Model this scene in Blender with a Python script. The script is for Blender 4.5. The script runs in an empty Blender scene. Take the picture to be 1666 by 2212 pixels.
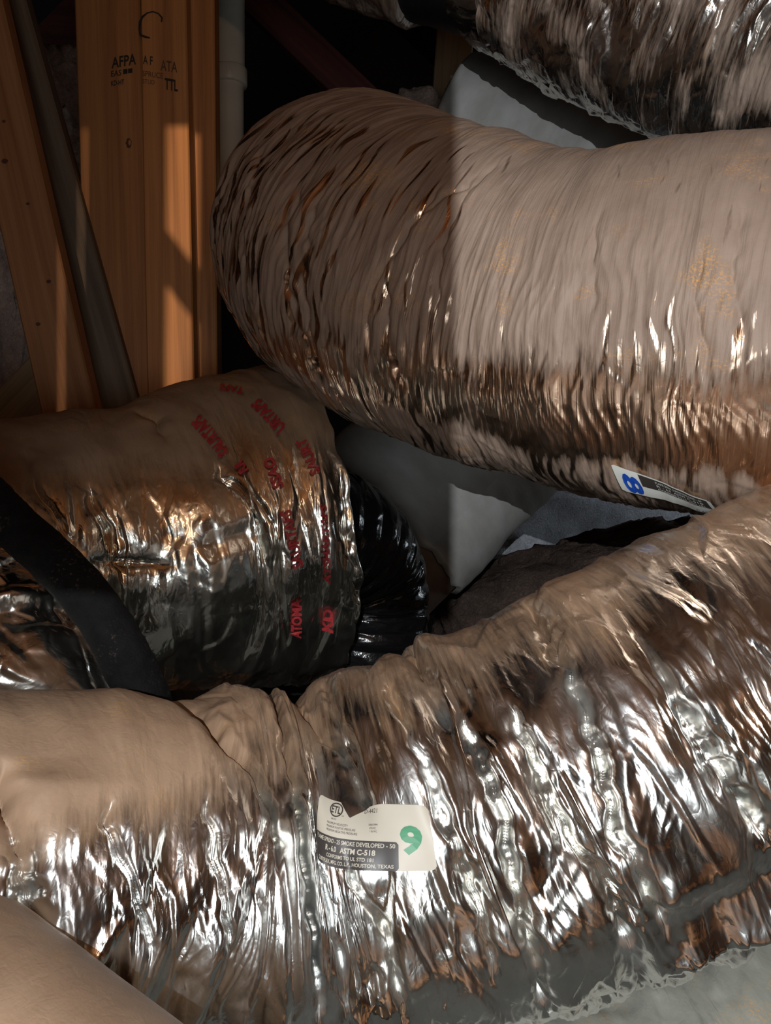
import bpy, bmesh, math, random
import numpy as np
from mathutils import Vector, Matrix

# ------------------------------------------------------------------ camera, world, lights, exposure
SC = bpy.context.scene
COL = SC.collection
W, H, F = 1666.0, 2212.0, 2000.0
CAM = np.array([0.0, 0.0, 0.95]); PITCH = math.radians(-4.5)
FWD = np.array([0, math.cos(PITCH), math.sin(PITCH)])
UPV = np.array([0, -math.sin(PITCH), math.cos(PITCH)])
RGT = np.array([1.0, 0, 0])

cd = bpy.data.cameras.new('camera'); co = bpy.data.objects.new('camera', cd); COL.objects.link(co)
co.location = CAM; co.rotation_euler = (math.radians(90) + PITCH, 0, 0)
cd.sensor_fit = 'VERTICAL'; cd.sensor_height = 36.0; cd.lens = 36.0 * F / H
cd.clip_start = 0.02
SC.camera = co

wd = bpy.data.worlds.new('attic_air'); SC.world = wd; wd.use_nodes = True
wd.node_tree.nodes['Background'].inputs[0].default_value = (0.9, 0.72, 0.55, 1)
wd.node_tree.nodes['Background'].inputs[1].default_value = 0.0

SC.view_settings.view_transform = 'Standard'; SC.view_settings.look = 'None'
SC.view_settings.gamma = 1.0; SC.view_settings.use_curve_mapping = False
SC.view_settings.exposure = -0.12

def aim(o, target):
    d = Vector(target) - o.location
    o.rotation_euler = d.to_track_quat('-Z', 'Y').to_euler()
def light(name, typ, loc, energy, color, target=None, **kw):
    l = bpy.data.lights.new(name, typ); l.energy = energy; l.color = color
    for k, v in kw.items(): setattr(l, k, v)
    o = bpy.data.objects.new(name, l); COL.objects.link(o); o.location = loc
    if target is not None: aim(o, target)
    return o

L_WORK = (-0.035, -0.55, 1.12)   # cool LED work lamp behind the viewer
L_BULB = (0.35, -1.65, 1.75)     # warm bulb hanging from the roof behind the viewer
L_FILL = (0.05, -1.35, 0.66)    # wide cool fill added behind the viewer for the foil highlights
L_LAMP = (-0.50, -1.20, 1.55)     # narrow warm spot added behind the viewer for the strips on the posts
light('work_lamp_light', 'SPOT', L_WORK, 85, (0.92, 0.97, 1.0), (0.25, 1.2, 0.85),
      shadow_soft_size=0.0018, spot_size=math.radians(100), spot_blend=0.2)
light('bulb_light', 'POINT', L_BULB, 16, (1.0, 0.66, 0.40), shadow_soft_size=0.05)
light('cool_fill_light', 'AREA', L_FILL, 10.0, (0.86, 0.95, 1.0), (0.0, 1.0, 0.62),
      shape='RECTANGLE', size=1.0, size_y=0.50)
light('mound_fill_light', 'AREA', (1.6, 2.25, 0.95), 3, (0.82, 0.92, 1.0), (0.68, 2.72, 0.85),
      shape='RECTANGLE', size=0.4, size_y=0.12)  # cool area light added out of view to brighten the far insulation
light('strip_spot_light', 'SPOT', L_LAMP, 230, (1.0, 0.72, 0.45), (-0.455, 1.54, 1.25),
      shadow_soft_size=0.004, spot_size=math.radians(12.5), spot_blend=0.1)

# ------------------------------------------------------------------ helpers
def at(px, py, d):
    return CAM + d * (FWD + RGT * ((px - W / 2) / F) + UPV * ((H / 2 - py) / F))
def project(P):
    v = P - CAM
    z = v @ FWD
    return W / 2 + F * (v @ RGT) / z, H / 2 - F * (v @ UPV) / z, z

def hash2(ix, iy, seed):
    h = (ix.astype(np.int64) * 374761393 + iy.astype(np.int64) * 668265263 + seed * 1442695041) & 0xffffffff
    h = ((h ^ (h >> 13)) * 1274126177) & 0xffffffff
    h = ((h ^ (h >> 16)) * 2246822519) & 0xffffffff
    return ((h ^ (h >> 15)) & 0xffffff) / float(0x1000000)
def perlin(x, y, py=0, seed=0):
    x0 = np.floor(x); y0 = np.floor(y); fx = x - x0; fy = y - y0
    ix = x0.astype(np.int64); iy = y0.astype(np.int64)
    ux = fx * fx * fx * (fx * (fx * 6 - 15) + 10); uy = fy * fy * fy * (fy * (fy * 6 - 15) + 10)
    def g(dx, dy):
        yy = iy + dy
        if py: yy = yy % py
        a = hash2(ix + dx, yy, seed) * 2 * math.pi
        return np.cos(a) * (fx - dx) + np.sin(a) * (fy - dy)
    a = g(0, 0); b = g(1, 0); c = g(0, 1); d = g(1, 1)
    return ((a + (b - a) * ux) * (1 - uy) + (c + (d - c) * ux) * uy) * 1.5
def fbm(x, y, py=0, seed=0, o=4):
    t = 0; a = 1; s = 0
    for k in range(o):
        t = t + a * perlin(x * 2 ** k, y * 2 ** k, py * 2 ** k if py else 0, seed + k * 17); s += a; a *= .5
    return t / s
def panels(x, y, py=0, seed=0):
    """crumpled foil: tilted panels that close to nothing at their creases; returns (panel height, crease mask)"""
    x0 = np.floor(x).astype(np.int64); y0 = np.floor(y).astype(np.int64)
    F1 = np.full(x.shape, 9.0); F2 = np.full(x.shape, 9.0); T = np.zeros(x.shape)
    for dx in (-1, 0, 1):
        for dy in (-1, 0, 1):
            cx = x0 + dx; cy = y0 + dy; cyw = cy % py if py else cy
            ax = cx + hash2(cx, cyw, seed + 1); ay = cy + hash2(cx, cyw, seed + 2)
            ex = x - ax; ey = y - ay; d = np.sqrt(ex * ex + ey * ey)
            a = hash2(cx, cyw, seed + 3) * 2 * math.pi
            t = (np.cos(a) * ex + 0.5 * np.sin(a) * ey) * 1.4 + (hash2(cx, cyw, seed + 4) - .5)
            m1 = d < F1
            F2 = np.where(m1, F1, np.minimum(F2, d)); T = np.where(m1, t, T); F1 = np.where(m1, d, F1)
    e = F2 - F1
    k = np.clip(e / 0.25, 0, 1); k = k * k * (3 - 2 * k)
    return T * k, np.clip(1 - e / 0.10, 0, 1)
def sstep(a, b, x):
    t = np.clip((x - a) / (b - a), 0, 1); return t * t * (3 - 2 * t)

def mesh_np(name, verts, quads=None, tris=None, smooth=True, uv=None, attrs=None, mat=None):
    me = bpy.data.meshes.new(name)
    verts = np.asarray(verts, dtype=np.float32)
    me.vertices.add(len(verts)); me.vertices.foreach_set('co', verts.ravel())
    nq = 0 if quads is None else len(quads); nt = 0 if tris is None else len(tris)
    loops = []
    if nq: loops.append(np.asarray(quads, dtype=np.int32).ravel())
    if nt: loops.append(np.asarray(tris, dtype=np.int32).ravel())
    li = np.concatenate(loops)
    me.loops.add(len(li)); me.loops.foreach_set('vertex_index', li)
    me.polygons.add(nq + nt)
    ls = np.concatenate([np.arange(nq) * 4, nq * 4 + np.arange(nt) * 3]).astype(np.int32)
    me.polygons.foreach_set('loop_start', ls)
    me.update(calc_edges=True)
    if uv is not None:
        l = me.uv_layers.new(name='UVMap')
        l.data.foreach_set('uv', np.asarray(uv, dtype=np.float32)[li].ravel())
    for k, v in (attrs or {}).items():
        a = me.attributes.new(k, 'FLOAT', 'POINT'); a.data.foreach_set('value', np.asarray(v, dtype=np.float32).ravel())
    me.polygons.foreach_set('use_smooth', np.full(nq + nt, smooth))
    if mat: me.materials.append(mat)
    me.validate()
    return me
def link(name, me, parent=None):
    o = bpy.data.objects.new(name, me); COL.objects.link(o)
    if parent is not None:
        o.parent = parent
        o.matrix_parent_inverse = parent.matrix_basis.inverted()
    return o
def tag(o, label, cat, group=None):
    o['label'] = label; o['category'] = cat
    if group: o['group'] = group
    return o
def empty(name, loc, label, cat, group=None):
    o = bpy.data.objects.new(name, None); COL.objects.link(o); o.location = loc
    o.empty_display_size = 0.05
    return tag(o, label, cat, group)
def grid_quads(n, m, wrap=False):
    i = np.arange(n - 1)[:, None]; j = np.arange(m - 1)[None, :]
    a = i * m + j
    return np.stack([a, a + m, a + m + 1, a + 1], -1).reshape(-1, 4)

# ------------------------------------------------------------------ materials
def newmat(name):
    m = bpy.data.materials.new(name); m.use_nodes = True
    nt = m.node_tree; nt.nodes.clear()
    out = nt.nodes.new('ShaderNodeOutputMaterial')
    return m, nt, out
def N(nt, t, **kw):
    n = nt.nodes.new(t)
    for k, v in kw.items():
        if k.startswith('_'): setattr(n, k[1:], v)
        else: n.inputs[k.replace('__', ' ')].default_value = v
    return n
def L(nt, a, b): nt.links.new(a, b)
def ramp(nt, fac, stops):
    r = nt.nodes.new('ShaderNodeValToRGB'); e = r.color_ramp.elements
    while len(e) < len(stops): e.new(0.5)
    for k, (p, c) in enumerate(stops):
        e[k].position = p; e[k].color = (c if len(c) == 4 else (*c, 1)) if hasattr(c, '__len__') else (c, c, c, 1)
    L(nt, fac, r.inputs[0]); return r
def mapped(nt, src, sc, rot=(0, 0, 0)):
    mp = nt.nodes.new('ShaderNodeMapping'); mp.inputs['Scale'].default_value = sc; mp.inputs['Rotation'].default_value = rot
    L(nt, src, mp.inputs[0]); return mp.outputs[0]
def noise(nt, vec, scale=1.0, detail=3.0, rough=0.5, dist=0.0):
    n = N(nt, 'ShaderNodeTexNoise', Scale=scale, Detail=detail, Roughness=rough, Distortion=dist)
    L(nt, vec, n.inputs['Vector']); return n.outputs['Fac']
def math_(nt, op, a, b=None, clamp=False):
    n = nt.nodes.new('ShaderNodeMath'); n.operation = op; n.use_clamp = clamp
    for k, v in enumerate((a, b)):
        if v is None: continue
        if isinstance(v, (int, float)): n.inputs[k].default_value = v
        else: L(nt, v, n.inputs[k])
    return n.outputs[0]

def foil_mat(name, dust_a, dust_b, metal=(0.80, 0.80, 0.785), r0=0.10, r1=0.30, pleat=1.0, crackle=1.0,
             speck=(0.55, 0.28, 0.07), speck_amt=0.5, pl_s=140, pl_a=9, film=(0.70, 0.68, 0.63), fringe=0.9):
    m, nt, out = newmat(name)
    uvn = nt.nodes.new('ShaderNodeUVMap').outputs[0]
    # fine relief: pleats that run round the duct + small crackle
    n1 = noise(nt, mapped(nt, uvn, (pl_s, pl_a, 1)), 1.0, 3, 0.55, 0.35)
    rid = math_(nt, 'ABSOLUTE', math_(nt, 'SUBTRACT', n1, 0.5))
    warp = nt.nodes.new('ShaderNodeVectorMath'); warp.operation = 'ADD'
    nz = N(nt, 'ShaderNodeTexNoise', Scale=60.0, Detail=2.0); L(nt, uvn, nz.inputs['Vector'])
    sc = nt.nodes.new('ShaderNodeVectorMath'); sc.operation = 'SCALE'; sc.inputs['Scale'].default_value = 0.01
    L(nt, nz.outputs['Color'], sc.inputs[0]); L(nt, uvn, warp.inputs[0]); L(nt, sc.outputs[0], warp.inputs[1])
    cr_ = math_(nt, 'ABSOLUTE', math_(nt, 'SUBTRACT', noise(nt, mapped(nt, warp.outputs[0], (75, 38, 1)), 1.0, 3, 0.5, 0.4), 0.5))
    nf = noise(nt, mapped(nt, uvn, (420, 180, 1)), 1.0, 2, 0.5)
    h = math_(nt, 'ADD', math_(nt, 'MULTIPLY', rid, 3.0 * pleat), math_(nt, 'MULTIPLY', cr_, 3.2 * crackle))
    h = math_(nt, 'ADD', h, math_(nt, 'MULTIPLY', nf, 0.18 * crackle))
    bmp = N(nt, 'ShaderNodeBump', Strength=0.45, Distance=0.0012); L(nt, h, bmp.inputs['Height'])
    rn = noise(nt, mapped(nt, uvn, (30, 12, 1)), 1.0, 3)
    mr = nt.nodes.new('ShaderNodeMapRange'); mr.inputs['From Min'].default_value = 0.3; mr.inputs['From Max'].default_value = 0.7
    mr.inputs['To Min'].default_value = r0; mr.inputs['To Max'].default_value = r1; L(nt, rn, mr.inputs[0])
    met = N(nt, 'ShaderNodeBsdfPrincipled', Metallic=1.0)
    fr = ramp(nt, noise(nt, mapped(nt, uvn, (14, 6, 1)), 1.0, 3), [(0.42, metal), (0.70, film)])
    L(nt, fr.outputs[0], met.inputs['Base Color'])
    L(nt, mr.outputs[0], met.inputs['Roughness']); L(nt, bmp.outputs[0], met.inputs['Normal'])
    # dust
    du = N(nt, 'ShaderNodeBsdfPrincipled', Roughness=0.62)
    du.inputs['Specular IOR Level'].default_value = 0.35
    dn = ramp(nt, noise(nt, mapped(nt, uvn, (26, 14, 1)), 1.0, 5, 0.6), [(0.3, dust_b), (0.7, dust_a)])
    sp1 = noise(nt, uvn, 16.0, 4, 0.6); sp2 = noise(nt, uvn, 420.0, 2, 0.6)
    sp = math_(nt, 'MULTIPLY', ramp(nt, sp1, [(0.56, 0.0), (0.68, 1.0)]).outputs[0], ramp(nt, sp2, [(0.48, 0.0), (0.6, 1.0)]).outputs[0])
    mx = nt.nodes.new('ShaderNodeMix'); mx.data_type = 'RGBA'
    L(nt, math_(nt, 'MULTIPLY', sp, speck_amt), mx.inputs[0]); L(nt, dn.outputs[0], mx.inputs[6]); mx.inputs[7].default_value = (*speck, 1)
    L(nt, mx.outputs[2], du.inputs['Base Color'])
    b2 = N(nt, 'ShaderNodeBump', Strength=0.35, Distance=0.0014); L(nt, math_(nt, 'ADD', h, math_(nt, 'MULTIPLY', sp2, 0.3)), b2.inputs['Height'])
    L(nt, b2.outputs[0], du.inputs['Normal'])
    at_ = nt.nodes.new('ShaderNodeAttribute'); at_.attribute_name = 'dust'
    mod = math_(nt, 'ADD', at_.outputs['Fac'], math_(nt, 'MULTIPLY', math_(nt, 'SUBTRACT', noise(nt, mapped(nt, uvn, (170, 16, 1)), 1.0, 4, 0.6), 0.5), fringe))
    fac = ramp(nt, mod, [(0.36, 0.0), (0.66, 1.0)])
    ms = nt.nodes.new('ShaderNodeMixShader')
    L(nt, fac.outputs[0], ms.inputs[0]); L(nt, met.outputs[0], ms.inputs[1]); L(nt, du.outputs[0], ms.inputs[2])
    L(nt, ms.outputs[0], out.inputs[0])
    return m

def wood_mat(name, a, b, dark, knots=(), rough=0.6):
    m, nt, out = newmat(name)
    tc = nt.nodes.new('ShaderNodeTexCoord').outputs['Object']
    g1 = noise(nt, mapped(nt, tc, (28, 28, 1.1)), 1.0, 4, 0.55, 0.6)
    g2 = noise(nt, mapped(nt, tc, (190, 190, 4)), 1.0, 3, 0.6, 0.2)
    base = ramp(nt, g1, [(0.30, dark), (0.48, b), (0.66, a)])
    mul = nt.nodes.new('ShaderNodeMix'); mul.data_type = 'RGBA'; mul.blend_type = 'MULTIPLY'
    L(nt, ramp(nt, g2, [(0.35, (0.80, 0.75, 0.7)), (0.6, (1, 1, 1))]).outputs[0], mul.inputs[7]); L(nt, base.outputs[0], mul.inputs[6])
    mul.inputs[0].default_value = 0.8
    col = mul.outputs[2]
    for (kx, ky, kz, r) in knots:
        d = nt.nodes.new('ShaderNodeVectorMath'); d.operation = 'DISTANCE'
        mp = mapped(nt, tc, (1, 1, 0.6)); L(nt, mp, d.inputs[0]); d.inputs[1].default_value = (kx, ky, kz * 0.6)
        wob = math_(nt, 'ADD', d.outputs['Value'], math_(nt, 'MULTIPLY', math_(nt, 'SUBTRACT', g2, 0.5), r * 1.2))
        k = ramp(nt, math_(nt, 'DIVIDE', wob, r * 2), [(0.25, 1.0), (0.55, 0.0)])
        mx = nt.nodes.new('ShaderNodeMix'); mx.data_type = 'RGBA'; L(nt, math_(nt, 'MULTIPLY', k.outputs[0], 0.85), mx.inputs[0])
        L(nt, col, mx.inputs[6]); mx.inputs[7].default_value = (0.07, 0.025, 0.012, 1); col = mx.outputs[2]
    p = N(nt, 'ShaderNodeBsdfPrincipled', Roughness=rough); L(nt, col, p.inputs['Base Color'])
    bm = N(nt, 'ShaderNodeBump', Strength=0.35, Distance=0.002); L(nt, math_(nt, 'ADD', g2, math_(nt, 'MULTIPLY', g1, 1.5)), bm.inputs['Height'])
    L(nt, bm.outputs[0], p.inputs['Normal']); L(nt, p.outputs[0], out.inputs[0])
    return m
def plain(name, col, rough=0.6, metallic=0.0, bump=0.0, bscale=200, var=0.15, spec=0.5):
    m, nt, out = newmat(name)
    tc = nt.nodes.new('ShaderNodeTexCoord').outputs['Object']
    n = noise(nt, tc, bscale, 4, 0.6)
    c = ramp(nt, noise(nt, tc, bscale * 0.15, 4, 0.6), [(0.3, tuple(v * (1 - var) for v in col)), (0.7, tuple(min(1, v * (1 + var)) for v in col))])
    p = N(nt, 'ShaderNodeBsdfPrincipled', Roughness=rough, Metallic=metallic); p.inputs['Specular IOR Level'].default_value = spec
    L(nt, c.outputs[0], p.inputs['Base Color'])
    if bump:
        b = N(nt, 'ShaderNodeBump', Strength=bump, Distance=0.003); L(nt, n, b.inputs['Height']); L(nt, b.outputs[0], p.inputs['Normal'])
    L(nt, p.outputs[0], out.inputs[0]); return m
def fluff_mat(name, a, b):
    m, nt, out = newmat(name)
    tc = nt.nodes.new('ShaderNodeTexCoord').outputs['Object']
    n1 = noise(nt, tc, 18, 6, 0.65); n2 = noise(nt, tc, 160, 5, 0.7, 0.8)
    c = ramp(nt, math_(nt, 'ADD', math_(nt, 'MULTIPLY', n1, 0.6), math_(nt, 'MULTIPLY', n2, 0.4)), [(0.35, b), (0.62, a)])
    p = N(nt, 'ShaderNodeBsdfPrincipled', Roughness=0.95); p.inputs['Specular IOR Level'].default_value = 0.1
    L(nt, c.outputs[0], p.inputs['Base Color'])
    bm = N(nt, 'ShaderNodeBump', Strength=0.9, Distance=0.01); L(nt, n2, bm.inputs['Height']); L(nt, bm.outputs[0], p.inputs['Normal'])
    L(nt, p.outputs[0], out.inputs[0]); return m

M = {}
M['foil_fg'] = foil_mat('foil_front_duct', (0.36, 0.235, 0.15), (0.285, 0.18, 0.113), r0=0.15, r1=0.34, pleat=0.35, crackle=0.8, pl_s=80, pl_a=10, fringe=0.55)
M['foil_big'] = foil_mat('foil_big_duct', (0.33, 0.24, 0.185), (0.25, 0.175, 0.132), r0=0.16, r1=0.34, pleat=1.5, crackle=0.45, pl_s=150, pl_a=7, speck=(0.6, 0.30, 0.08), speck_amt=0.7, metal=(0.74, 0.56, 0.43), film=(0.60, 0.36, 0.22))  # copper tint puts the orange reflection into the metal and film colour
M['foil_mid'] = foil_mat('foil_middle_duct', (0.30, 0.21, 0.14), (0.23, 0.155, 0.10), r0=0.12, r1=0.30, fringe=0.5, pleat=0.5, crackle=0.7, pl_s=60, pl_a=30, metal=(0.78, 0.75, 0.68))
M['foil_up'] = foil_mat('foil_upper_duct', (0.40, 0.30, 0.24), (0.28, 0.21, 0.165), r0=0.16, r1=0.30, pleat=0.7, crackle=1.2, pl_s=70, pl_a=20, metal=(0.74, 0.69, 0.65))
M['foil_low'] = foil_mat('foil_lower_duct', (0.30, 0.30, 0.26), (0.20, 0.20, 0.17), r0=0.2, r1=0.4, pleat=0.8, crackle=0.8, pl_s=60, pl_a=15)
M['grey_dust'] = foil_mat('grey_dusty_jacket', (0.34, 0.335, 0.32), (0.26, 0.25, 0.235), r0=0.3, r1=0.5, pleat=0.4, crackle=0.3, speck_amt=0.1)
M['brown_dust'] = foil_mat('brown_dusty_jacket', (0.20, 0.14, 0.11), (0.14, 0.10, 0.08), r0=0.3, r1=0.5, pleat=0.3, crackle=0.2, speck_amt=0.1)
M['black_core'] = plain('black_plastic_core', (0.006, 0.006, 0.007), 0.18, bump=0.5, bscale=60, var=0.3)
M['black_foam'] = plain('black_foam_rubber', (0.005, 0.0045, 0.0045), 0.8, bump=0.5, bscale=500, var=0.4, spec=0.15)
M['black_tape'] = plain('black_tape', (0.03, 0.03, 0.034), 0.38, bump=0.15, bscale=120, var=0.2)
M['pvc'] = plain('white_pvc', (0.60, 0.55, 0.47), 0.35, var=0.08, bscale=60)
M['fluff'] = fluff_mat('fibre_insulation', (0.80, 0.60, 0.51), (0.34, 0.24, 0.20))
M['fluff_lit'] = fluff_mat('lit_loose_insulation', (0.75, 0.78, 0.84), (0.36, 0.37, 0.40))  # cool light on the far mound is put into this pale colour
M['fluff_shaded'] = fluff_mat('shaded_loose_insulation', (0.17, 0.12, 0.10), (0.07, 0.05, 0.042))  # shade on the near mound is put into this dark brown
M['paper'] = plain('label_paper', (0.50, 0.45, 0.37), 0.5, var=0.05, bscale=100)
M['paper_cool'] = plain('label_paper_cool', (0.70, 0.71, 0.66), 0.5, var=0.05, bscale=100)
M['ink_dark'] = plain('label_dark_ink', (0.045, 0.038, 0.035), 0.45, var=0.1)
M['ink_green'] = plain('green_ink', (0.01, 0.20, 0.075), 0.45, var=0.1)
M['ink_blue'] = plain('blue_ink', (0.01, 0.07, 0.42), 0.45, var=0.1)
M['ink_red'] = plain('red_ink', (0.36, 0.035, 0.04), 0.35, var=0.35, bscale=900)
M['ink_black'] = plain('stamp_ink', (0.012, 0.009, 0.007), 0.7, var=0.2)
M['ink_faded'] = plain('faded_stamp_ink', (0.075, 0.035, 0.016), 0.7, var=0.3)
M['steel_thread'] = plain('pale_thread', (0.5, 0.5, 0.5), 0.4)

# ------------------------------------------------------------------ tubes
class Tube:
    def __init__(s, ctrl, n, m, th0=-100.0, span=360.0, inv_n=260):
        s.n, s.m = n, m
        P = np.array([at(c[0], c[1], c[2]) for c in ctrl]); R = np.array([c[3] for c in ctrl], float)
        Q = np.concatenate([P, R[:, None]], 1)
        Q = np.concatenate([[2 * Q[0] - Q[1]], Q, [2 * Q[-1] - Q[-2]]])
        pts = []
        for k in range(1, len(Q) - 2):
            p0, p1, p2, p3 = Q[k - 1], Q[k], Q[k + 1], Q[k + 2]
            t = np.linspace(0, 1, 60, endpoint=False)[:, None]
            pts.append(0.5 * (2 * p1 + (p2 - p0) * t + (2 * p0 - 5 * p1 + 4 * p2 - p3) * t ** 2 + (3 * p1 - p0 - 3 * p2 + p3) * t ** 3))
        pts.append(Q[-2][None]); pts = np.concatenate(pts)
        d = np.concatenate([[0], np.cumsum(np.linalg.norm(np.diff(pts[:, :3], axis=0), axis=1))])
        s.len = d[-1]; s._d = d; s._pts = pts
        s.R0 = float(R.mean())
        qx, qy, _ = project(pts[:, :3])      # rows lie close together where the duct is in view, far apart beyond
        w = np.where((qx > -260) & (qx < 1930) & (qy > -700) & (qy < 2700), 1.0, 0.10)
        cw = np.concatenate([[0], np.cumsum(np.diff(d) * 0.5 * (w[1:] + w[:-1]))])
        s.s = np.interp(np.linspace(0, cw[-1], n), cw, d)
        k = np.linspace(0, 1, m); s.th = np.radians(np.interp(k, [0, .08, .92, 1], [th0, th0 + 65, th0 + 295, th0 + 360]))
        s.closed = True
        s.c = np.stack([np.interp(s.s, d, pts[:, k]) for k in range(3)], 1); s.r = np.interp(s.s, d, pts[:, 3])
        T = np.gradient(s.c, s.s, axis=0); T /= np.linalg.norm(T, axis=1)[:, None]; s.T = T
        up = np.array([0, 0, 1.0]); U = up - (T @ up)[:, None] * T; U /= np.linalg.norm(U, axis=1)[:, None]
        s.U = U; s.B = np.cross(T, U)
        s.S, s.TH = np.meshgrid(s.s, s.th, indexing='ij')
        s.NRM = np.cos(s.TH)[..., None] * U[:, None] + np.sin(s.TH)[..., None] * s.B[:, None]
        s.base = s.c[:, None] + s.r[:, None, None] * s.NRM
        s.A = s.TH * s.R0
        s.V = (s.TH - s.th[0]) / (2 * math.pi)          # 0..1 round
        s.H = np.zeros(s.S.shape)
        px, py, z = project(s.base.reshape(-1, 3))
        face = np.einsum('ij,ij->i', s.NRM.reshape(-1, 3), CAM - s.base.reshape(-1, 3)) > 0
        s._px = np.where(face, px, 1e9); s._py = py
    def inv(s, px, py):
        k = int(np.argmin((s._px - px) ** 2 + (s._py - py) ** 2))
        return s.s[k // s.m], s.th[k % s.m]
    def pan(s, ls, la, seed, slant=0.0):
        py = max(2, int(round(2 * math.pi * s.R0 / la)))
        return panels(s.S / ls + slant * s.V * py, s.V * py, py, seed)
    def per(s, ls, la, seed, warp=0.0, wl=0.06):
        py = max(1, int(round(2 * math.pi * s.R0 / la)))
        S = s.S
        if warp:
            pw = max(1, int(round(2 * math.pi * s.R0 / wl))); S = S + warp * perlin(s.S / wl, s.V * pw, pw, seed + 91)
        return perlin(S / ls, s.V * py, py, seed)
    def crease(s, pix, depth, width, ragged=0.004, seed=5, lip=0.35, fade=0.15):
        q = sorted([s.inv(*p)[::-1] for p in pix])
        th = np.array([a for a, b in q]); ss = np.array([b for a, b in q])
        sc = np.interp(s.TH, th, ss) + ragged * (perlin(s.TH * 9 + seed, s.TH * 0 + seed) + .25 * perlin(s.TH * 13, s.TH * 0 + seed))
        d = s.S - sc
        m = sstep(th[0] - fade, th[0] + fade * .3, s.TH) * (1 - sstep(th[-1] - fade * .3, th[-1] + fade, s.TH))
        amp = depth * m * (0.75 + 0.5 * perlin(s.TH * 5 + 3 * seed, s.TH * 0 + seed))
        s.H += amp * (-np.exp(-np.abs(d) / width) + np.where(d > 0, 1.7 * lip * (1 - np.exp(-d / width)) * np.exp(-d / (5 * width)), 0.5 * lip * (1 - np.exp(d / width)) * np.exp(d / (3 * width))))
    def finish(s):
        if s.closed:
            s.H[:, -1] = s.H[:, 0]
        s.P = s.base + s.H[..., None] * s.NRM
    def surf(s, S, TH, ofs=0.0, smooth=0):
        """point on the finished surface, for things printed on it"""
        if not hasattr(s, '_sm') or s._smk != smooth:
            P = s.P.copy()
            for _ in range(smooth):
                P[1:-1, 1:-1] = (P[1:-1, 1:-1] + P[2:, 1:-1] + P[:-2, 1:-1] + P[1:-1, 2:] + P[1:-1, :-2]) / 5
            s._sm = P; s._smk = smooth
        fi = np.clip(np.interp(S, s.s, np.arange(s.n)), 0, s.n - 1.001); fj = np.clip(np.interp(TH, s.th, np.arange(s.m)), 0, s.m - 1.001)
        i = fi.astype(int); j = fj.astype(int); u = (fi - i)[:, None]; v = (fj - j)[:, None]
        def bil(G): return (G[i, j] * (1 - u) + G[i + 1, j] * u) * (1 - v) + (G[i, j + 1] * (1 - u) + G[i + 1, j + 1] * u) * v
        return bil(s._sm) + ofs * bil(s.NRM)
    def build(s, name, mat, dust, parent=None):
        uv = np.stack([s.S, s.A], -1).reshape(-1, 2)
        me = mesh_np(name, s.P.reshape(-1, 3), quads=grid_quads(s.n, s.m)[:, ::-1], uv=uv, attrs={'dust': dust} if dust is not None else None, mat=mat)
        return link(name, me, parent)

def text_mesh(body, size=1.0, bold=0.0, extrude=0.0):
    c = bpy.data.curves.new('lettering', 'FONT'); c.body = body; c.size = size; c.offset = bold; c.resolution_u = 3
    o = bpy.data.objects.new('lettering', c)
    me = bpy.data.meshes.new_from_object(o)
    bm = bmesh.new(); bm.from_mesh(me); bmesh.ops.triangulate(bm, faces=bm.faces)
    bm.verts.index_update()
    v = np.array([x.co[:2] for x in bm.verts]) if len(bm.verts) else np.zeros((0, 2)); f = np.array([[x.index for x in q.verts] for q in bm.faces])
    bm.free(); bpy.data.objects.remove(o); bpy.data.curves.remove(c); bpy.data.meshes.remove(me)
    return v, f
def fit(v, x0, y0, x1, y1):
    a = v.min(0); b = v.max(0)
    return (v - a) / (b - a) * np.array([x1 - x0, y1 - y0]) + np.array([x0, y0])

# ------------------------------------------------------------------ boards
def board(name, p0, p1, w, t, face, mat, label=None, cat='lumber', group=None, kind=None, wane=0.0, seed=1, nseg=14):
    """a sawn board from p0 to p1; w is its width across the face that looks along `face`, t its thickness behind"""
    p0 = np.array(p0, float); p1 = np.array(p1, float); z = p1 - p0; ln = np.linalg.norm(z); z /= ln
    f = np.array(face, float); f -= (f @ z) * z; f /= np.linalg.norm(f); x = np.cross(z, f) * -1
    y = np.cross(z, x)
    bm = bmesh.new(); b = 0.0025
    prof = [(-w / 2 + b, -t / 2), (w / 2 - b, -t / 2), (w / 2, -t / 2 + b), (w / 2, t / 2 - b), (w / 2 - b, t / 2), (-w / 2 + b, t / 2), (-w / 2, t / 2 - b), (-w / 2, -t / 2 + b)]
    rows = []
    for k in range(nseg + 1):
        zz = ln * k / nseg; wob = wane * math.sin(seed * 3.1 + 5.0 * k / nseg) + wane * .6 * math.sin(seed * 1.7 + 13.0 * k / nseg)
        rows.append([bm.verts.new((a + (wob if a > 0 else 0), c, zz)) for a, c in prof])
    for k in range(nseg):
        for q in range(8): bm.faces.new((rows[k][q], rows[k][(q + 1) % 8], rows[k + 1][(q + 1) % 8], rows[k + 1][q]))
    bm.faces.new(rows[0][::-1]); bm.faces.new(rows[-1])
    bmesh.ops.recalc_face_normals(bm, faces=bm.faces)
    me = bpy.data.meshes.new(name); bm.to_mesh(me); bm.free(); me.materials.append(mat)
    o = link(name, me)
    o.matrix_world = Matrix(((x[0], y[0], z[0], p0[0]), (x[1], y[1], z[1], p0[1]), (x[2], y[2], z[2], p0[2]), (0, 0, 0, 1)))
    if label: tag(o, label, cat, group)
    if kind: o['kind'] = kind
    return o

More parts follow.
